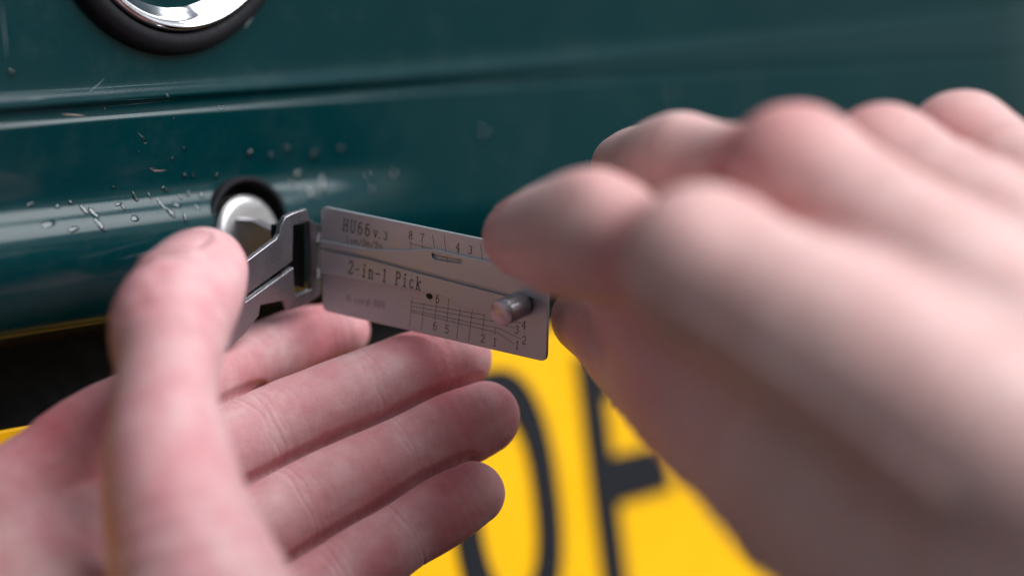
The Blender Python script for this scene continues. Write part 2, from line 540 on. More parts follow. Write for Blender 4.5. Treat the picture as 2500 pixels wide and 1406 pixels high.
# scratches in the paint
SCRATCH = simple('scratched_primer', (0.13, 0.17, 0.17), 0.6, 0, 0.3, 800)
CHIP = simple('chipped_filler', (0.34, 0.26, 0.22), 0.7, 0, 0.3, 800)
def scratch(pts, w, mat):
    P = []
    for px, py in pts:
        n = 0.0
        for _ in range(4):
            a_, b_ = car_hit(px, py, n); n = float(surf_n(b_, a_))
        P.append((a_, b_))
    P = smooth_profile(P, 5)
    d = np.gradient(P, axis=0); d /= np.linalg.norm(d, axis=1, keepdims=True)
    nn = np.stack([-d[:, 1], d[:, 0]], 1) * (w * np.sin(np.linspace(0.15, math.pi - 0.15, len(P))))[:, None]
    Q = np.vstack([P - nn, P + nn])
    k = len(P)
    mesh_obj('paint_scratch', car(Q[:, 0], Q[:, 1], surf_n(Q[:, 1], Q[:, 0]) + 0.04), [(i, i + 1, k + i + 1, k + i) for i in range(k - 1)], mat, van)
scratch([(216, 227), (228, 216), (242, 205), (256, 190)], 0.09, SCRATCH)
scratch([(2, 5), (8, 50), (13, 100), (15, 140)], 0.12, SCRATCH)
scratch([(150, 279), (180, 281), (207, 283)], 0.14, CHIP)
scratch([(365, 410), (378, 417), (405, 416)], 0.12, CHIP)
scratch([(335, 322), (348, 338), (352, 350), (360, 348)], 0.1, SCRATCH)
scratch([(405, 228), (411, 238)], 0.2, SCRATCH)
scratch([(598, 70), (612, 45), (622, 30)], 0.5, SCRATCH)
scratch([(60, 245), (110, 238)], 0.1, SCRATCH)

# ------------------------------------------------------------------ lock pick
PA, PB = C(786, 633, 741), C(1337, 752, 713)
ex = (PB - PA); PL = np.linalg.norm(ex); ex = ex / PL
nz0 = np.array([-0.45, -0.20, 0.87])
ez = nz0 - ex * (nz0 @ ex); ez /= np.linalg.norm(ez)
ey = np.cross(ez, ex)
def pl_hit(px, py, h=0.0):
    d = ray(px, py)
    o = PA + ez * h
    t = (o @ ez) / (d @ ez)
    q = d * t - o
    return (q @ ex, q @ ey)
def pl_w(v, h=0.0):
    v = np.asarray(v, float)
    return W(PA + v[:, :1] * ex + v[:, 1:2] * ey + (v[:, 2:3] + h) * ez)
pick = empty('lock_pick', W(PA + ex * PL / 2 - ey * 13))
tag(pick, 'steel two-in-one lock pick with etched scale, blade in the van lock', 'lock pick')

corners = [pl_hit(*p) for p in [(783, 503), (787, 758), (1334, 884), (1340, 617)]]
v, f = flat_shape(round_poly([corners[1], corners[2], corners[3], corners[0]], 2.0, 5), [], 1.1, 0.18)
face = mesh_obj('face_plate', pl_w(v), f, STEEL, pick, auto=35)
ARM = 0.95
up = [(783, 588), (850, 601), (905, 611), (1000, 613), (1031, 609), (1059, 610), (1150, 631), (1255, 651), (1338, 668), (1337, 736), (1270, 720), (1241, 714), (1128, 685), (1025, 659), (900, 625), (783, 602)]
slot = [(1053, 618), (1062, 619), (1131, 634), (1126, 645), (1060, 635), (1054, 629)]
v, f = flat_shape([pl_hit(*p, ARM) for p in up][::-1], [[pl_hit(*p, ARM) for p in slot]], ARM - 0.02, 0.05)
mesh_obj('pick_arm', pl_w(v, ARM), f, STEEL, pick, auto=35)
lo = [(783, 611), (900, 635), (1025, 669), (1128, 696), (1235, 723), (1268, 729), (1276, 748), (1262, 772), (1215, 777), (1185, 764), (1120, 746), (1108, 731), (1080, 721), (1036, 710), (900, 688), (783, 668)]
v, f = flat_shape([pl_hit(*p, ARM) for p in lo][::-1], [], ARM - 0.02, 0.05)
mesh_obj('tension_arm', pl_w(v, ARM), f, STEEL, pick, auto=35)

# knob standing on the face
kx, ky = pl_hit(1268, 744, ARM)
tipd = np.array(pl_hit(1213, 768, 0))
v, f = lathe([(3.35, 0.0), (3.35, 9.2), (3.25, 9.5), (3.0, 9.65), (0.02, 9.66)], 40)
v[:, 0] += kx; v[:, 1] += ky
mesh_obj('knob', pl_w(v, ARM), f, STEEL_DARK, pick, auto=40)

# etched lines and lettering
def ribbons(name, lines, width, h, mat, parent):
    vv, ff = [], []
    for ln in lines:
        P = np.array(ln, float)
        for a, b in zip(P[:-1], P[1:]):
            d = b - a
            L = np.linalg.norm(d)
            if L < 1e-6: continue
            d = d / L
            nrm = np.array([-d[1], d[0]]) * width / 2
            e = d * width * 0.35
            k = len(vv)
            for q in (a - e - nrm, b + e - nrm, b + e + nrm, a - e + nrm):
                vv.append((q[0], q[1], 0.0))
            ff.append((k, k + 1, k + 2, k + 3))
    return mesh_obj(name, pl_w(np.array(vv), h + 0.02), ff, mat, parent, smooth=False)

def cx(p):    # from the 3.516x crop at (900,520)
    return (900 + p[0] / 3.516, 520 + p[1] / 3.516)
def pxl(lines, h=0.0):
    return [[pl_hit(*cx(p), h) for p in ln] for ln in lines]
grid = [[(375, 718), (352, 970)], [(477, 768), (452, 1000)], [(583, 765), (568, 915)], [(688, 735), (672, 940)], [(785, 818), (755, 1082)],
        [(890, 828), (858, 1105)], [(993, 875), (978, 1018)], [(1088, 985), (1083, 1042)],
        [(360, 763), (993, 877)], [(365, 798), (1040, 925), (1310, 942)], [(365, 833), (1110, 987), (1305, 1080)], [(365, 843 + 6), (1110, 1027), (1245, 1122)], [(1130, 955), (1250, 987)],
        [(360, 245), (366, 312)], [(462, 262), (463, 308)], [(550, 190), (566, 300)], [(648, 195), (664, 335)], [(768, 330), (771, 358)], [(870, 372), (873, 388)],
        [(960, 262), (978, 405)], [(1073, 345), (1079, 420)], [(355, 262), (620, 328), (900, 392)], [(1165, 380), (1180, 440)]]
ribbons('scale_lines', pxl(grid), 0.13, 0.0, INK, face)
ribbons('slot_lines', pxl([[(572, 362), (800, 410)], [(668, 352), (676, 415)], [(770, 365), (778, 425)]]), 0.13, 0.0, INK, face)

hv, hf = flat_shape(round_poly([pl_hit(*p) for p in [(1039, 717), (1053, 716), (1058, 727), (1050, 732), (1042, 727)]][::-1], 0.6), [], 0.06, 0.0)
mesh_obj('pivot_slot', pl_w(hv, 0.05), hf, DARK_RECESS, face, smooth=False)  # flat dark patch painted in place of a shaded hole

def arc(cx_, cy, rx, ry, a0, a1, n=10):
    return [(cx_ + rx * math.cos(math.radians(a0 + (a1 - a0) * i / n)), cy + ry * math.sin(math.radians(a0 + (a1 - a0) * i / n))) for i in range(n + 1)]
G = {  # stroke glyphs in a cell 1 wide, 2 tall (baseline 0)
 'H': [[(.18, 0), (.18, 2)], [(.82, 0), (.82, 2)], [(.18, 1), (.82, 1)], [(.05, 2), (.32, 2)], [(.68, 2), (.95, 2)], [(.05, 0), (.32, 0)], [(.68, 0), (.95, 0)]],
 'U': [[(.18, 2), (.18, .5)] + arc(.5, .5, .32, .48, 180, 360) + [(.82, 2)], [(.05, 2), (.32, 2)], [(.7, 2), (.95, 2)]],
 '6': [arc(.5, .62, .34, .62, 0, 360, 18), [(.16, .62), (.2, 1.3)] + arc(.56, 1.3, .36, .68, 180, 60, 7)],
 '8': [arc(.5, 1.48, .28, .5, 0, 360, 16), arc(.5, .5, .34, .5, 0, 360, 16)],
 '7': [[(.14, 1.75), (.14, 1.97), (.86, 1.97), (.55, 1.1), (.45, 0)]],
 '4': [[(.66, 0), (.66, 2), (.08, .62), (.92, .62)], [(.5, 0), (.84, 0)]],
 '3': [arc(.46, 1.5, .32, .48, 150, -80, 9) + arc(.46, .53, .38, .53, 85, -155, 10)],
 '2': [arc(.48, 1.45, .34, .53, 170, -30, 9) + [(.14, .03), (.84, .03), (.88, .3)]],
 '5': [[(.82, 1.97), (.22, 1.97), (.18, 1.08)] + arc(.48, .62, .36, .6, 110, -150, 11)],
 '1': [[(.28, 1.72), (.52, 1.97), (.52, .02)], [(.26, 0), (.78, 0)]],
 '9': [arc(.5, 1.36, .33, .62, 0, 360, 18), [(.83, 1.36), (.8, .7)] + arc(.45, .7, .35, .68, 0, -120, 7)],
 '0': [arc(.5, 1, .34, 1.0, 0, 360, 20)],
 '-': [[(.12, .95), (.88, .95)]],
 '.': [[(.22, 0), (.34, 0), (.34, .12), (.22, .12), (.22, 0)]],
 ':': [[(.44, .2), (.56, .2), (.56, .32), (.44, .32), (.44, .2)], [(.44, 1.0), (.56, 1.0), (.56, 1.12), (.44, 1.12), (.44, 1.0)]],
 '/': [[(.1, -.2), (.9, 2.05)]],
 'v': [[(.08, 1.8), (.5, 0), (.92, 1.8)], [(0, 1.8), (.25, 1.8)], [(.75, 1.8), (1, 1.8)]],
 'i': [[(.3, 1.3), (.52, 1.3), (.52, 0)], [(.24, 0), (.8, 0)], [(.46, 1.78), (.58, 1.78), (.58, 1.92), (.46, 1.92), (.46, 1.78)]],
 'n': [[(.06, 1.3), (.22, 1.3), (.22, 0)], [(.22, 1.0)] + arc(.5, .98, .28, .34, 170, 0, 7) + [(.78, 0)], [(.05, 0), (.38, 0)], [(.62, 0), (.95, 0)]],
 'P': [[(.2, 0), (.2, 1.97)], [(.05, 1.97), (.5, 1.97)] + arc(.5, 1.5, .36, .47, 90, -90, 9) + [(.2, 1.03)], [(.04, 0), (.45, 0)]],
 'c': [arc(.52, .66, .36, .66, 40, 320, 12)],
 'k': [[(.06, 1.95), (.22, 1.95), (.22, 0)], [(.75, 1.28), (.22, .6)], [(.4, .82), (.82, 0)], [(.05, 0), (.38, 0)], [(.66, 0), (.97, 0)], [(.6, 1.28), (.9, 1.28)]],
 's': [arc(.5, .98, .3, .32, 30, 270, 8) + arc(.5, .34, .32, .33, 90, -150, 8)],
 'm': [[(.1, 0), (.1, 1.3)], [(.1, 1.1), (.3, 1.3), (.5, 1.1), (.5, 0)], [(.5, 1.1), (.72, 1.3), (.9, 1.1), (.9, 0)]],
 'B': [[(.16, 0), (.16, 1.97), (.5, 1.97)] + arc(.5, 1.5, .3, .47, 90, -90, 8) + arc(.5, .52, .36, .5, 90, -90, 8) + [(.16, .02)]],
 'N': [[(.15, 0), (.15, 1.97), (.85, 0), (.85, 1.97)]],
 'o': [arc(.5, .66, .36, .66, 0, 360, 14)],
 'r': [[(.25, 0), (.25, 1.3)], [(.25, .9), (.5, 1.25), (.85, 1.25)]],
 'd': [arc(.45, .62, .33, .62, 0, 360, 14), [(.8, 1.95), (.8, 0)]],
 ' ': []}
def lettering(name, text, p0, p1, height_px, h, width, mat, parent, fill=0.74):
    """text from baseline pixel p0 (start) to p1 (end)"""
    a, b = np.array(pl_hit(*p0, h)), np.array(pl_hit(*p1, h))
    top = np.array(pl_hit(p0[0], p0[1] - height_px, h))
    hh = np.linalg.norm(top - a)
    d = (b - a); L = np.linalg.norm(d); d /= L
    nrm = np.array([-d[1], d[0]])
    pitch = L / len(text)
    lines = []
    for i, ch in enumerate(text):
        for st in G[ch]:
            lines.append([tuple(a + d * (pitch * (i + (1 - fill) / 2) + q[0] * pitch * fill) + nrm * q[1] * hh / 2) for q in st])
    return ribbons(name, lines, width, h, mat, parent)

lettering('lettering', 'HU66', (834, 562), (905, 578), 29, 0, .30, INK, face)
lettering('lettering', 'v.3', (910, 579), (947, 587), 19, 0, .24, INK, face)
lettering('lettering', '1sm/0m/Bs', (843, 592), (935, 608), 15, 0, .17, INK, face, .86)
lettering('lettering', '2-in-1 Pick', (847, 666), (1029, 709), 31, ARM, .31, INK, bpy.data.objects['tension_arm'])
lettering('lettering', 'N.cord:909', (846, 735), (940, 754), 17, 0, .16, INK_FAINT, face, .82)
for ch, x, y in [('8', 358, 190), ('7', 457, 212), ('4', 763, 292), ('3', 870, 316), ('6', 567, 970), ('5', 670, 996), ('2', 977, 1076), ('1', 1080, 1106),
                 ('1', 1272, 1132), ('2', 1332, 1090), ('3', 1270, 1000), ('4', 1331, 958), ('6', 589, 737)]:
    X, Y = cx((x, y))
    lettering('digit', ch, (X - 5.4, Y + 8.5), (X + 5.4, Y + 11), 19.5, 0, .21, INK, face, .95)

# folded bracket / tension wing
def frame3(o, xdir, ydir):
    x = xdir / np.linalg.norm(xdir)
    z = np.cross(x, ydir); z /= np.linalg.norm(z)
    return o, x, np.cross(z, x), z
wo, wx, wy, wz = frame3(C(770, 630, 741.5), C(770, 630, 741.5) - C(600, 690, 722), ey)
def w_hit(px, py):
    d = ray(px, py); t = (wo @ wz) / (d @ wz); q = d * t - wo
    return (q @ wx, q @ wy)
def w_w(v):
    return W(wo + v[:, :1] * wx + v[:, 1:2] * wy + v[:, 2:3] * wz)
outer = [(783, 548), (756, 540), (753, 524), (748, 511), (716, 521), (697, 531), (686, 552), (683, 572), (675, 584), (598, 642), (500, 705), (490, 790), (560, 850), (600, 812), (632, 770), (636, 745), (695, 733), (704, 758), (745, 746), (783, 718)]
hole = [(716, 551), (722, 543), (762, 537), (762, 706), (722, 722), (718, 690), (716, 654), (600, 738), (603, 718), (714, 637)]
v, f = flat_shape([w_hit(*p) for p in outer][::-1], [[w_hit(*p) for p in hole]], 1.5, 0.14)
mesh_obj('tension_wing', w_w(v), f, STEEL_DARK, pick, auto=35)
# knuckles that hinge the wing to the face
for y0, y1 in ((570, 592), (655, 678)):
    p, q = C(777, y0, 741), C(777, y1, 741)
    r_ = 0.9
    vv, ff = [], []
    ax = (q - p) / np.linalg.norm(q - p)
    s1 = np.cross(ax, ez); s1 /= np.linalg.norm(s1); s2 = np.cross(ax, s1)
    K = 16
    for cpt in (p, q):
        for k in range(K):
            w_ = 2 * math.pi * k / K
            vv.append(W(cpt + (s1 * math.cos(w_) + s2 * math.sin(w_)) * r_))
    ff = [(k, (k + 1) % K, K + (k + 1) % K, K + k) for k in range(K)] + [tuple(range(K))[::-1], tuple(range(K, 2 * K))]
    mesh_obj('hinge_knuckle', vv, ff, STEEL_DARK, pick, auto=40)
# blade in the keyway
hs_, hu_ = car_hit(594, 586, LKN + 0.5)
b0 = (RC.T @ (car(hs_, hu_, LKN + 0.5) - CAM_POS)) * 1000
b1 = C(722, 596, 742)
BL0 = np.linalg.norm(b1 - b0)
bo, bx, by, bz = frame3(b0 - (b1 - b0) / BL0 * 3.0, b1 - b0, ey)
BL = BL0 + 3.0
v, f = flat_shape([(0, -6.0), (BL, -6.0), (BL, 3.4), (BL * .62, 3.8), (BL * .36, 5.6), (0, 5.8)], [], 3.0, 0.2)
mesh_obj('blade', W(bo + v[:, :1] * bx + v[:, 1:2] * by + (v[:, 2:3] + 1.2) * bz), f, STEEL_DARK, pick, auto=35)
# dark block added behind the wing so its opening looks shaded
v, f = flat_shape([w_hit(*p) for p in [(704, 560), (704, 700), (768, 712), (768, 548)]], [], 3.0, 0.2)
v[:, 2] -= 3.2
mesh_obj('opening_dark_block', w_w(v), f, OPENING_DARK, pick, auto=35)

# ------------------------------------------------------------------ hands: smooth blended volumes, polygonised to one skin each
def spline(keys, per=4):
    """keys [(px,py,d,r)] -> camera-frame polyline with radii + arclength of every key"""
    P = np.array([[*C(k[0], k[1], k[2]), k[3]] for k in keys])
    S = smooth_profile(P, per)
    seg = np.linalg.norm(np.diff(S[:, :3], axis=0), axis=1)
    al = np.concatenate([[0], np.cumsum(seg)])
    return S.astype(np.float32), al, al[::per]

def chain_sdf(S, P, al=None, box=None):
    best = np.full(len(P), 60.0, np.float32)
    sv = np.zeros(len(P), np.float32) if al is not None else None
    for i in range(len(S) - 1):
        a, b = S[i, :3], S[i + 1, :3]
        if box is not None:                      # skip pieces too far away to matter
            m_ = max(S[i, 3], S[i + 1, 3]) + 16
            if np.any(np.minimum(a, b) - m_ > box[1]) or np.any(np.maximum(a, b) + m_ < box[0]):
                continue
        ba = b - a
        l2 = float(ba @ ba) + 1e-9
        pa = P - a
        h = np.clip((pa @ ba) / l2, 0, 1)
        q = pa - h[:, None] * ba
        d = np.sqrt(np.einsum('ij,ij->i', q, q)) - (S[i, 3] + (S[i + 1, 3] - S[i, 3]) * h)
        if al is not None:
            sv = np.where(d < best, al[i] + (al[i + 1] - al[i]) * h, sv)
        best = np.minimum(best, d)
    return (best, sv) if al is not None else best

def chunked(fn, P, n=3000):
    return np.concatenate([fn(P[i:i + n]) for i in range(0, len(P), n)])

def smin(a, b, k):
    h = np.maximum(k - np.abs(a - b), 0) / k
    return np.minimum(a, b) - h * h * k * 0.25

class Hand:
    def __init__(self, fingers, palm, thumb, kf=1.3, kp=7.0, kpalm=9.0, kt=7.0, groove=0.0):
        self.groove = groove
        self.fingers = [spline(f) for f in fingers]
        self.palm = [spline(p) for p in palm]
        self.thumb = spline(thumb)
        self.k = (kf, kp, kpalm, kt)
        self.creases = []          # (chain index, arclength, depth, sigma, phase)
    def sdf(self, P):
        return chunked(self.sdf1, P.astype(np.float32))
    def sdf1(self, P):
        kf, kp, kpalm, kt = self.k
        box = (P.min(0), P.max(0))
        F = None
        for S, al, kl in self.fingers:
            d = chain_sdf(S, P, None, box)
            F = d if F is None else smin(F, d, kf)
        Q = None
        for S, al, kl in self.palm:
            d = chain_sdf(S, P, None, box)
            Q = d if Q is None else smin(Q, d, kpalm)
        T = chain_sdf(self.thumb[0], P, None, box)
        return smin(smin(Q, T, kt), F, kp)
    def grad(self, P, both=False, e=0.15):
        g = np.zeros_like(P); m_ = np.zeros(len(P), np.float32)
        for k in ((1, -1, -1), (-1, -1, 1), (-1, 1, -1), (1, 1, 1)):
            kk = np.array(k, np.float32)
            d = self.sdf(P + kk * e)
            m_ += d * 0.25
            g += kk * d[:, None]
        g = g / np.maximum(np.linalg.norm(g, axis=1, keepdims=True), 1e-9)
        return (g, m_) if both else g

def surface_nets(fn, lo, hi, h):
    n = np.ceil((hi - lo) / h).astype(int) + 1
    ax = [lo[i] + h * np.arange(n[i]) for i in range(3)]
    D = np.empty(n, np.float32)
    B = 10                                                   # evaluate only the blocks the surface passes through
    blocks = [(i, j, k) for i in range(0, n[0], B) for j in range(0, n[1], B) for k in range(0, n[2], B)]
    cen = lo + h * (np.array(blocks) + (B - 1) / 2)
    dc = np.concatenate([fn(c_[None].astype(np.float32)) for c_ in cen])
    rad = h * B * 0.5 * 1.7321 + 6
    for (i, j, k), d0 in zip(blocks, dc):
        i1, j1, k1 = min(i + B, n[0]), min(j + B, n[1]), min(k + B, n[2])
        if abs(d0) > rad:
            D[i:i1, j:j1, k:k1] = d0
        else:
            X, Y, Z = np.meshgrid(ax[0][i:i1], ax[1][j:j1], ax[2][k:k1], indexing='ij')
            D[i:i1, j:j1, k:k1] = fn(np.stack([X.ravel(), Y.ravel(), Z.ravel()], 1).astype(np.float32)).reshape(X.shape)
    I = D < 0
    c = [I[i:n[0] - 1 + i, j:n[1] - 1 + j, k:n[2] - 1 + k] for i in (0, 1) for j in (0, 1) for k in (0, 1)]
    cnt = sum(x.astype(np.int8) for x in c)
    act = (cnt > 0) & (cnt < 8)
    idx = np.full(act.shape, -1, np.int64)
    cells = np.argwhere(act)
    idx[act] = np.arange(len(cells))
    acc = np.zeros((len(cells), 3)); num = np.zeros(len(cells))
    offs = [(i, j, k) for i in (0, 1) for j in (0, 1) for k in (0, 1)]
    for a in offs:
        for axis in range(3):
            if a[axis]: continue
            b = list(a); b[axis] = 1
            da = D[cells[:, 0] + a[0], cells[:, 1] + a[1], cells[:, 2] + a[2]]
            db = D[cells[:, 0] + b[0], cells[:, 1] + b[1], cells[:, 2] + b[2]]
            cr = (da < 0) != (db < 0)
            t = np.where(cr, da / np.where(cr, da - db, 1), 0)
            p = np.tile(np.array(a, float), (len(cells), 1)); p[:, axis] = t
            acc += np.where(cr[:, None], p, 0); num += cr
    verts = lo + h * (cells + acc / num[:, None])
    quads = []
    for axis in range(3):
        sl0 = [slice(1, -1)] * 3; sl1 = [slice(1, -1)] * 3
        sl0[axis] = slice(0, -1); sl1[axis] = slice(1, None)
        A, B = I[tuple(sl0)], I[tuple(sl1)]
        e = np.argwhere(A != B)
        if len(e) == 0: continue
        flip = A[tuple(e.T)]
        o = np.array([1, 1, 1]); o[axis] = 0
        e = e + o
        u_, w_ = (axis + 1) % 3, (axis + 2) % 3
        q = []
        for du, dw in ((-1, -1), (0, -1), (0, 0), (-1, 0)):
            cc = e.copy(); cc[:, u_] += du; cc[:, w_] += dw
            q.append(idx[tuple(cc.T)])
        q = np.stack(q, 1)
        q[~flip] = q[~flip][:, ::-1]
        quads.append(q)
    return verts.astype(np.float32), np.vstack(quads)

def subdivide(v, q):
    e = np.sort(np.stack([q, np.roll(q, -1, 1)], 2).reshape(-1, 2), 1)
    key = e[:, 0] * (len(v) + 1) + e[:, 1]
    uq, inv = np.unique(key, return_inverse=True)
    ea, eb = uq // (len(v) + 1), uq % (len(v) + 1)
    em = (v[ea] + v[eb]) / 2
    fm = v[q].mean(1)
    nv = np.vstack([v, em, fm]).astype(np.float32)
    E = inv.reshape(-1, 4) + len(v)
    c = np.arange(len(q)) + len(v) + len(em)
    out = [np.stack([q[:, i], E[:, i], c, E[:, i - 1]], 1) for i in range(4)]
    return nv, np.vstack(out)

def vnoise(P, scale, seed):
    """cheap smooth noise from sines"""
    r = np.random.RandomState(seed)
    out = np.zeros(len(P), np.float32)
    for k in range(7):
        d = r.normal(size=3); d /= np.linalg.norm(d)
        out += np.sin((P @ d.astype(np.float32)) * (2 * np.pi / scale) * (0.6 + 0.9 * r.rand()) + r.rand() * 6.28)
    return out / 7

def build_hand(H, name, mat, h, levels, lo, hi, flush_fn, detail_fn=None):
    v, q = surface_nets(H.sdf, np.array(lo, float), np.array(hi, float), h)
    for _ in range(2):                                       # even out the net, then pull it back on the surface
        acc = np.zeros_like(v); cnt = np.zeros(len(v), np.float32)
        for i in range(4):
            np.add.at(acc, q[:, i], v[q[:, i - 1]]); np.add.at(cnt, q[:, i], 1)
            np.add.at(acc, q[:, i - 1], v[q[:, i]]); np.add.at(cnt, q[:, i - 1], 1)
        v = 0.4 * v + 0.6 * acc / np.maximum(cnt, 1)[:, None]
    g, d0 = H.grad(v, True)
    v = (v - g * d0[:, None]).astype(np.float32)
    for L in range(levels):
        v, q = subdivide(v, q)
        g, d0 = H.grad(v, True)
        v = v - 0.9 * g * d0[:, None]
    disp = np.zeros(len(v), np.float32)
    chains = H.fingers + [H.thumb]
    ds, svs = zip(*[chain_sdf(S, v, al) for S, al, kl in chains])
    near = np.argmin(np.stack(ds), 0)
    for (ci, s0, dep, sig, ph, face_cam) in H.creases:
        ix = np.nonzero((near == ci) & (np.abs(svs[ci] - s0) < 3.2 + 5 * sig) & (ds[ci] < 1.5))[0]
        if len(ix) == 0: continue
        vv = v[ix]; sd_ = int(abs(ph) * 10)
        t = (svs[ci][ix] - s0 - vnoise(vv, 12.0, sd_ + 1) * 1.1 - vnoise(vv, 3.5, sd_ + 5) * 0.22) / sig
        fade = np.clip(0.5 + 0.9 * vnoise(vv, 14.0, sd_ + 9), 0.15, 1)
        disp[ix] += -0.55 * dep * fade * (np.exp(-t * t / 2) - 0.12 * np.exp(-((np.abs(t) - 2.4) ** 2) / 2))
    if H.groove:                                             # the crevice where two fingers press together
        two = np.sort(np.stack(ds[:-1]), 0)[:2]
        dl = two[1] - two[0]
        disp -= (H.groove * 1.25 * np.exp(-(dl / 1.05) ** 2) + H.groove * 0.35 * np.exp(-(dl / 2.6) ** 2)) * np.clip((ds[-1] - 1.0) / 3.0, 0, 1) * np.clip(2.4 - two[0], 0, 1)
    disp += 0.30 * vnoise(v, 24.0, 19)
    disp += 0.14 * vnoise(v, 13.0, 21) + 0.04 * vnoise(v, 5.5, 22)
    if detail_fn: disp += detail_fn(v, g)
    v = v + g * disp[:, None]
    fl = np.clip(flush_fn(v, near, svs, ds), 0, 1).astype(np.float32)
    Wv = W(v)
    o = Wv.mean(0)
    me = bpy.data.meshes.new(name)
    me.vertices.add(len(Wv)); me.vertices.foreach_set('co', (Wv - o).astype(np.float32).ravel())
    me.loops.add(len(q) * 4); me.loops.foreach_set('vertex_index', q.astype(np.int32).ravel())
    me.polygons.add(len(q))
    me.polygons.foreach_set('loop_start', np.arange(0, len(q) * 4, 4, dtype=np.int32))
    me.polygons.foreach_set('use_smooth', np.ones(len(q), bool))
    me.update(calc_edges=True)
    me.validate()
    at = me.attributes.new('flush', 'FLOAT', 'POINT')
    at.data.foreach_set('value', fl)
    me.materials.append(mat)
    ob = bpy.data.objects.new(name, me)
    COL.objects.link(ob)
    ob.location = Vector(o)
    return ob

def nail(H, parent, center_px, d, axis_to_px, axis_d, half_w, half_l, up_dir, name='fingernail'):
    """curved nail plate laid on the finished finger volume"""
    c = C(*center_px, d)
    tip = C(*axis_to_px, axis_d) - c
    up_ = np.array(up_dir, float); up_ /= np.linalg.norm(up_)
    ln = tip - up_ * (tip @ up_); ln /= np.linalg.norm(ln)
    sd = np.cross(up_, ln)
    A, B = 17, 15
    pts = []
    for i in range(A):
        for j in range(B):
            a, b = -1 + 2 * i / (A - 1), -1 + 2 * j / (B - 1)
            r = 0.45
            # squircle outline
            aa = a * math.sqrt(1 - 0.42 * b * b); bb = b * math.sqrt(1 - 0.42 * a * a)
            pts.append(c + sd * aa * half_w + ln * bb * half_l + up_ * 16)
    P = np.array(pts, np.float32)
    for _ in range(60):
        dd = H.sdf(P)
        P = P - up_.astype(np.float32) * np.minimum(dd, 2.0)[:, None] * 0.8
    g = H.grad(P)
    P = P + g * 0.45
    bot = P - g * 1.2
    V = np.vstack([W(P), W(bot)])
    F = [(i * B + j, (i + 1) * B + j, (i + 1) * B + j + 1, i * B + j + 1) for i in range(A - 1) for j in range(B - 1)]
    n = A * B
    rim = [i * B for i in range(A)] + [(A - 1) * B + j for j in range(1, B)] + [i * B + B - 1 for i in range(A - 2, -1, -1)] + [j for j in range(B - 2, 0, -1)]
    F += [(rim[k], rim[(k + 1) % len(rim)], rim[(k + 1) % len(rim)] + n, rim[k] + n) for k in range(len(rim))]
    return mesh_obj(name, V, F, NAIL, parent)

def nail_bed(spec):
    """skin sinks under the nail and swells into the fold round its root"""
    (cpx, d, apx, ad, hw, hl, up) = spec
    c = C(*cpx, d); tip = C(*apx, ad) - c
    u_ = np.array(up, float); u_ /= np.linalg.norm(u_)
    ln = tip - u_ * (tip @ u_); ln /= np.linalg.norm(ln)
    sd = np.cross(u_, ln)
    def fn(v, g):
        a = ((v - c) @ sd) / hw; b = ((v - c) @ ln) / hl
        r = (np.abs(a) ** 2.6 + np.abs(b) ** 2.6) ** (1 / 2.6)
        near_ = (np.linalg.norm(v - c, axis=1) < 20) & ((g @ u_) > 0.15)
        fold = np.clip(0.75 - 0.9 * b, 0, 1)
        return np.where(near_, -0.35 * np.clip((0.98 - r) * 6, 0, 1) + 0.95 * fold * np.exp(-((r - 1.2) / 0.2) ** 2), 0).astype(np.float32)
    return fn
NAIL_L = ((470, 650), 693, (520, 560), 712, 7.6, 7.6, (-0.22, 0.55, 0.80))

# left hand: palm towards us, index behind the wing, thumb in front
LI = [(40, 1240, 690, 12.6), (210, 1080, 698, 11.8), (420, 968, 718, 10.6), (545, 908, 733, 9.8), (650, 866, 744, 9.0), (745, 832, 752, 9.0), (832, 808, 756, 7.6)]
LM = [(230, 1310, 694, 13.78), (430, 1180, 708, 12.51), (625, 1068, 722, 11.55), (760, 1010, 728, 11.24), (895, 952, 733, 10.49), (1010, 908, 738, 10.49), (1112, 872, 741, 9.43)]
LR = [(330, 1480, 692, 13.91), (520, 1350, 703, 12.41), (715, 1240, 716, 11.34), (850, 1172, 722, 11.13), (985, 1108, 728, 10.49), (1090, 1060, 731, 10.7), (1180, 1020, 733, 9.52)]
LP = [(480, 1640, 690, 12.72), (640, 1530, 699, 11.02), (810, 1420, 709, 9.86), (900, 1362, 713, 9.65), (985, 1306, 717, 9.22), (1075, 1250, 720, 9.43), (1152, 1203, 722, 8.37)]
LT = [(760, 2050, 640, 27), (555, 1640, 640, 24), (452, 1330, 645, 18.2), (412, 1150, 652, 15.4), (403, 1000, 658, 12.7), (410, 895, 664, 12.3), (416, 792, 674, 14.5), (466, 708, 688, 13.0), (497, 662, 700, 11.0)]
LPALM = [[(40, 1240, 690, 13), (60, 1600, 668, 17), (150, 2050, 650, 22)],
         [(230, 1310, 694, 13.5), (280, 1650, 676, 17), (300, 2080, 655, 22)],
         [(330, 1480, 692, 13.5), (400, 1750, 676, 17), (430, 2100, 655, 22)],
         [(480, 1640, 690, 12.5), (520, 1850, 676, 17), (560, 2120, 655, 22)],
         [(120, 1480, 676, 15), (300, 1640, 655, 19), (420, 1850, 648, 24)],
         [(150, 2050, 650, 24), (100, 2500, 640, 26), (60, 2900, 630, 30)],
         [(560, 2100, 650, 24), (420, 2500, 640, 26), (380, 2900, 630, 30)]]
HL = Hand([LI, LM, LR, LP], LPALM, LT, kf=5.0, kp=8.0, groove=3.0, kpalm=10.0, kt=8.0)
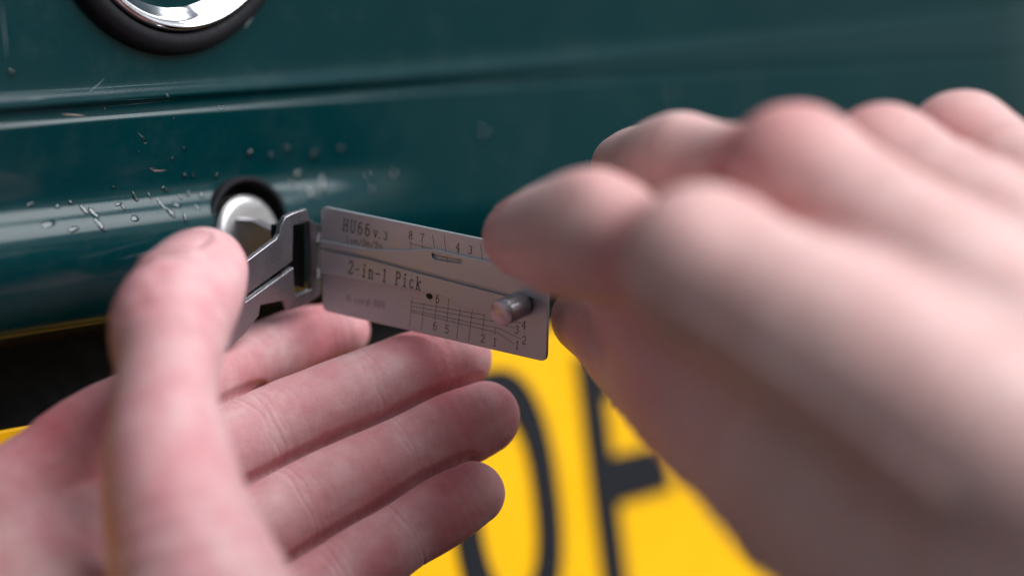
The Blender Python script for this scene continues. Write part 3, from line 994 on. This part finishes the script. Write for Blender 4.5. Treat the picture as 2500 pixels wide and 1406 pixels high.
for ci in range(4):
    kl = HL.fingers[ci][2]
    for dep, off, sig in ((.42, 0, .30), (.22, -1.6, .3), (.12, 1.4, .3)):
        HL.creases.append((ci, kl[4] + off, dep, sig, ci * 1.7 + off, True))
    for dep, off, sig in ((.42, -1.4, .32), (.40, 1.6, .32), (.18, 3.6, .3), (.16, -3.4, .3), (.10, 5.6, .3)):
        HL.creases.append((ci, kl[2] + off, dep, sig, ci * 2.3 + off + 3, True))
    for off in (-6, 6.5, 10, 14, -10):
        HL.creases.append((ci, kl[3] + off * .8, .07, .32, ci + off, True))
klt = HL.thumb[2]
for off in (-5.4, -3.4, -1.4, .4, 2.2, 4.2):
    HL.creases.append((4, klt[6] + off, .75, .55, off + 7, False))

def flush_left(v, near, svs, ds):
    f = 0.16 + 0.26 * vnoise(v, 18.0, 31) + 0.16 * vnoise(v, 6.0, 32)
    for ci in range(4):
        kl = HL.fingers[ci][2]
        s = svs[ci]
        on = near == ci
        f = f + np.where(on, 0.46 * np.exp(-((s - kl[5] - 2) / 8) ** 2), 0)             # finger pads
        f = f + np.where(on, 0.20 * np.exp(-((s - (kl[2] + kl[4]) / 2) / 7) ** 2), 0)
        f = f - np.where(on, 0.16 * np.exp(-((s - kl[4]) / 2.5) ** 2) + 0.16 * np.exp(-((s - kl[2]) / 4) ** 2), 0)
    on = near == 4
    f = np.where(on, f * 0.35 - 0.03, f)
    for px, py, d, r, a in ((110, 1010, 690, 14, .35), (430, 650, 690, 9, .25), (330, 740, 672, 11, .5), (400, 800, 660, 9, .25), (370, 1210, 640, 13, .35), (470, 1260, 640, 16, .25), (160, 1090, 690, 16, .4)):
        c = C(px, py, d)
        f = f + a * np.exp(-((v - c) ** 2).sum(1) / (r * r))
    return f

hand_l = build_hand(HL, 'hand', SKIN_PALM, 1.5, 2, (-150, -155, -790), (14, 24, -575), flush_left, nail_bed(NAIL_L))
tag(hand_l, 'open palm hand, fingers fanned behind the steel pick, thumb pressing its wing', 'hand', 'hands holding the lock pick')
nail(HL, hand_l, *NAIL_L)

# right hand: back towards us, index on the face plate, thumb behind it
RI = [(1715, 655, 604, 15.2), (1580, 628, 628, 12.5), (1455, 572, 646, 14.7), (1385, 580, 664, 14.3), (1325, 578, 682, 11.6), (1288, 578, 692, 10.2), (1262, 574, 700, 8.4)]
RM = [(1945, 436, 630, 14.0), (1785, 412, 658, 10.6), (1655, 396, 676, 11.6), (1600, 398, 696, 10.2), (1555, 402, 712, 9.6), (1525, 408, 722, 8.6)]
RR = [(2160, 416, 660, 13.0), (2040, 420, 690, 11.0), (1960, 470, 715, 10.6), (1900, 540, 725, 9.2), (1850, 600, 725, 8.2)]
RP = [(2350, 370, 684, 12.0), (2260, 400, 705, 10.0), (2200, 450, 722, 9.2), (2130, 530, 728, 8.2), (2090, 590, 728, 7.2)]
RT = [(2700, 1620, 560, 30), (2300, 1380, 585, 26), (2010, 1200, 606, 21), (1840, 1090, 626, 16.5), (1715, 1010, 648, 14.2), (1615, 930, 676, 12.2), (1545, 868, 700, 11.4), (1488, 806, 715, 10.8), (1432, 778, 727, 9.2)]
RPALM = [[(1715, 655, 604, 15.6), (2050, 850, 585, 18.5), (2400, 1080, 565, 21), (2750, 1320, 550, 24)],
         [(1945, 440, 630, 14.4), (2250, 680, 606, 18), (2550, 950, 580, 21), (2850, 1220, 560, 25)],
         [(2160, 418, 660, 13.4), (2430, 620, 630, 17.5), (2700, 870, 600, 20.5), (2950, 1120, 580, 25)],
         [(2350, 372, 684, 12.4), (2580, 560, 655, 17), (2820, 800, 625, 20), (3050, 1040, 600, 25)],
         [(1560, 740, 668, 10.5), (1650, 790, 652, 12.5), (1780, 850, 634, 16), (2050, 1000, 605, 22)],
         [(2850, 1300, 560, 34), (3200, 1600, 540, 34), (3600, 1900, 520, 38)]]
HR = Hand([RI, RM, RR, RP], RPALM, RT, kf=1.6, kp=6.0, kpalm=11.0, kt=14.0)
klr = HR.thumb[2]
for ci in range(2):
    kl = HR.fingers[ci][2]
    for off in (-3, -1, 1.2, 3):
        HR.creases.append((ci, kl[2] + off, .2, .5, ci + off + 3, False))
def flush_right(v, near, svs, ds):
    f = 0.10 + 0.14 * vnoise(v, 26.0, 41) + 0.06 * vnoise(v, 8.0, 42)
    for px, py, d, r, a in ((1850, 365, 632, 18, 1.0), (1610, 610, 612, 17, .95), (2090, 330, 655, 14, .55), (2290, 330, 672, 13, .55), (1425, 440, 640, 9, .35), (1850, 700, 600, 12, .3), (2080, 560, 610, 12, .3), (1240, 590, 700, 12, .4), (1430, 800, 724, 15, .5), (1650, 980, 650, 25, .3)):
        c = C(px, py, d)
        f = f + a * np.exp(-((v - c) ** 2).sum(1) / (r * r))
    return f
def relief_right(v, g):
    d = np.zeros(len(v), np.float32)
    for S, al, kl in HR.palm[:4]:                         # tendons fanning from the knuckles to the wrist
        q = S[:, :3]
        best = np.full(len(v), 1e9, np.float32)
        for a_, b_ in zip(q[:-1], q[1:]):
            ba = b_ - a_; pa = v - a_
            h_ = np.clip((pa @ ba) / float(ba @ ba), 0, 1)
            e_ = pa - h_[:, None] * ba
            e_ = e_ - g * (e_ * g).sum(1)[:, None]
            best = np.minimum(best, np.sqrt((e_ ** 2).sum(1)))
        d += 1.15 * np.exp(-(best / 3.2) ** 2)
    for px, py, dd, r, a in ((1425, 420, 636, 8, 1.5), (1650, 560, 592, 10, 1.6), (1900, 345, 620, 10, 1.0), (1640, 285, 668, 7, 1.0), (1300, 470, 680, 6, .6)):
        d += a * np.exp(-((v - C(px, py, dd)) ** 2).sum(1) / (r * r))
    return d
hand_r = build_hand(HR, 'hand', SKIN_BACK, 1.7, 1, (-20, -150, -790), (165, 60, -485), flush_right, relief_right)
nail(HR, hand_r, (1272, 520), 692, (1225, 545), 716, 5.6, 5.6, (-0.30, 0.88, 0.36))

tag(hand_r, 'pale hand seen from its back, knuckles up, index finger on the etched plate', 'hand', 'hands holding the lock pick')
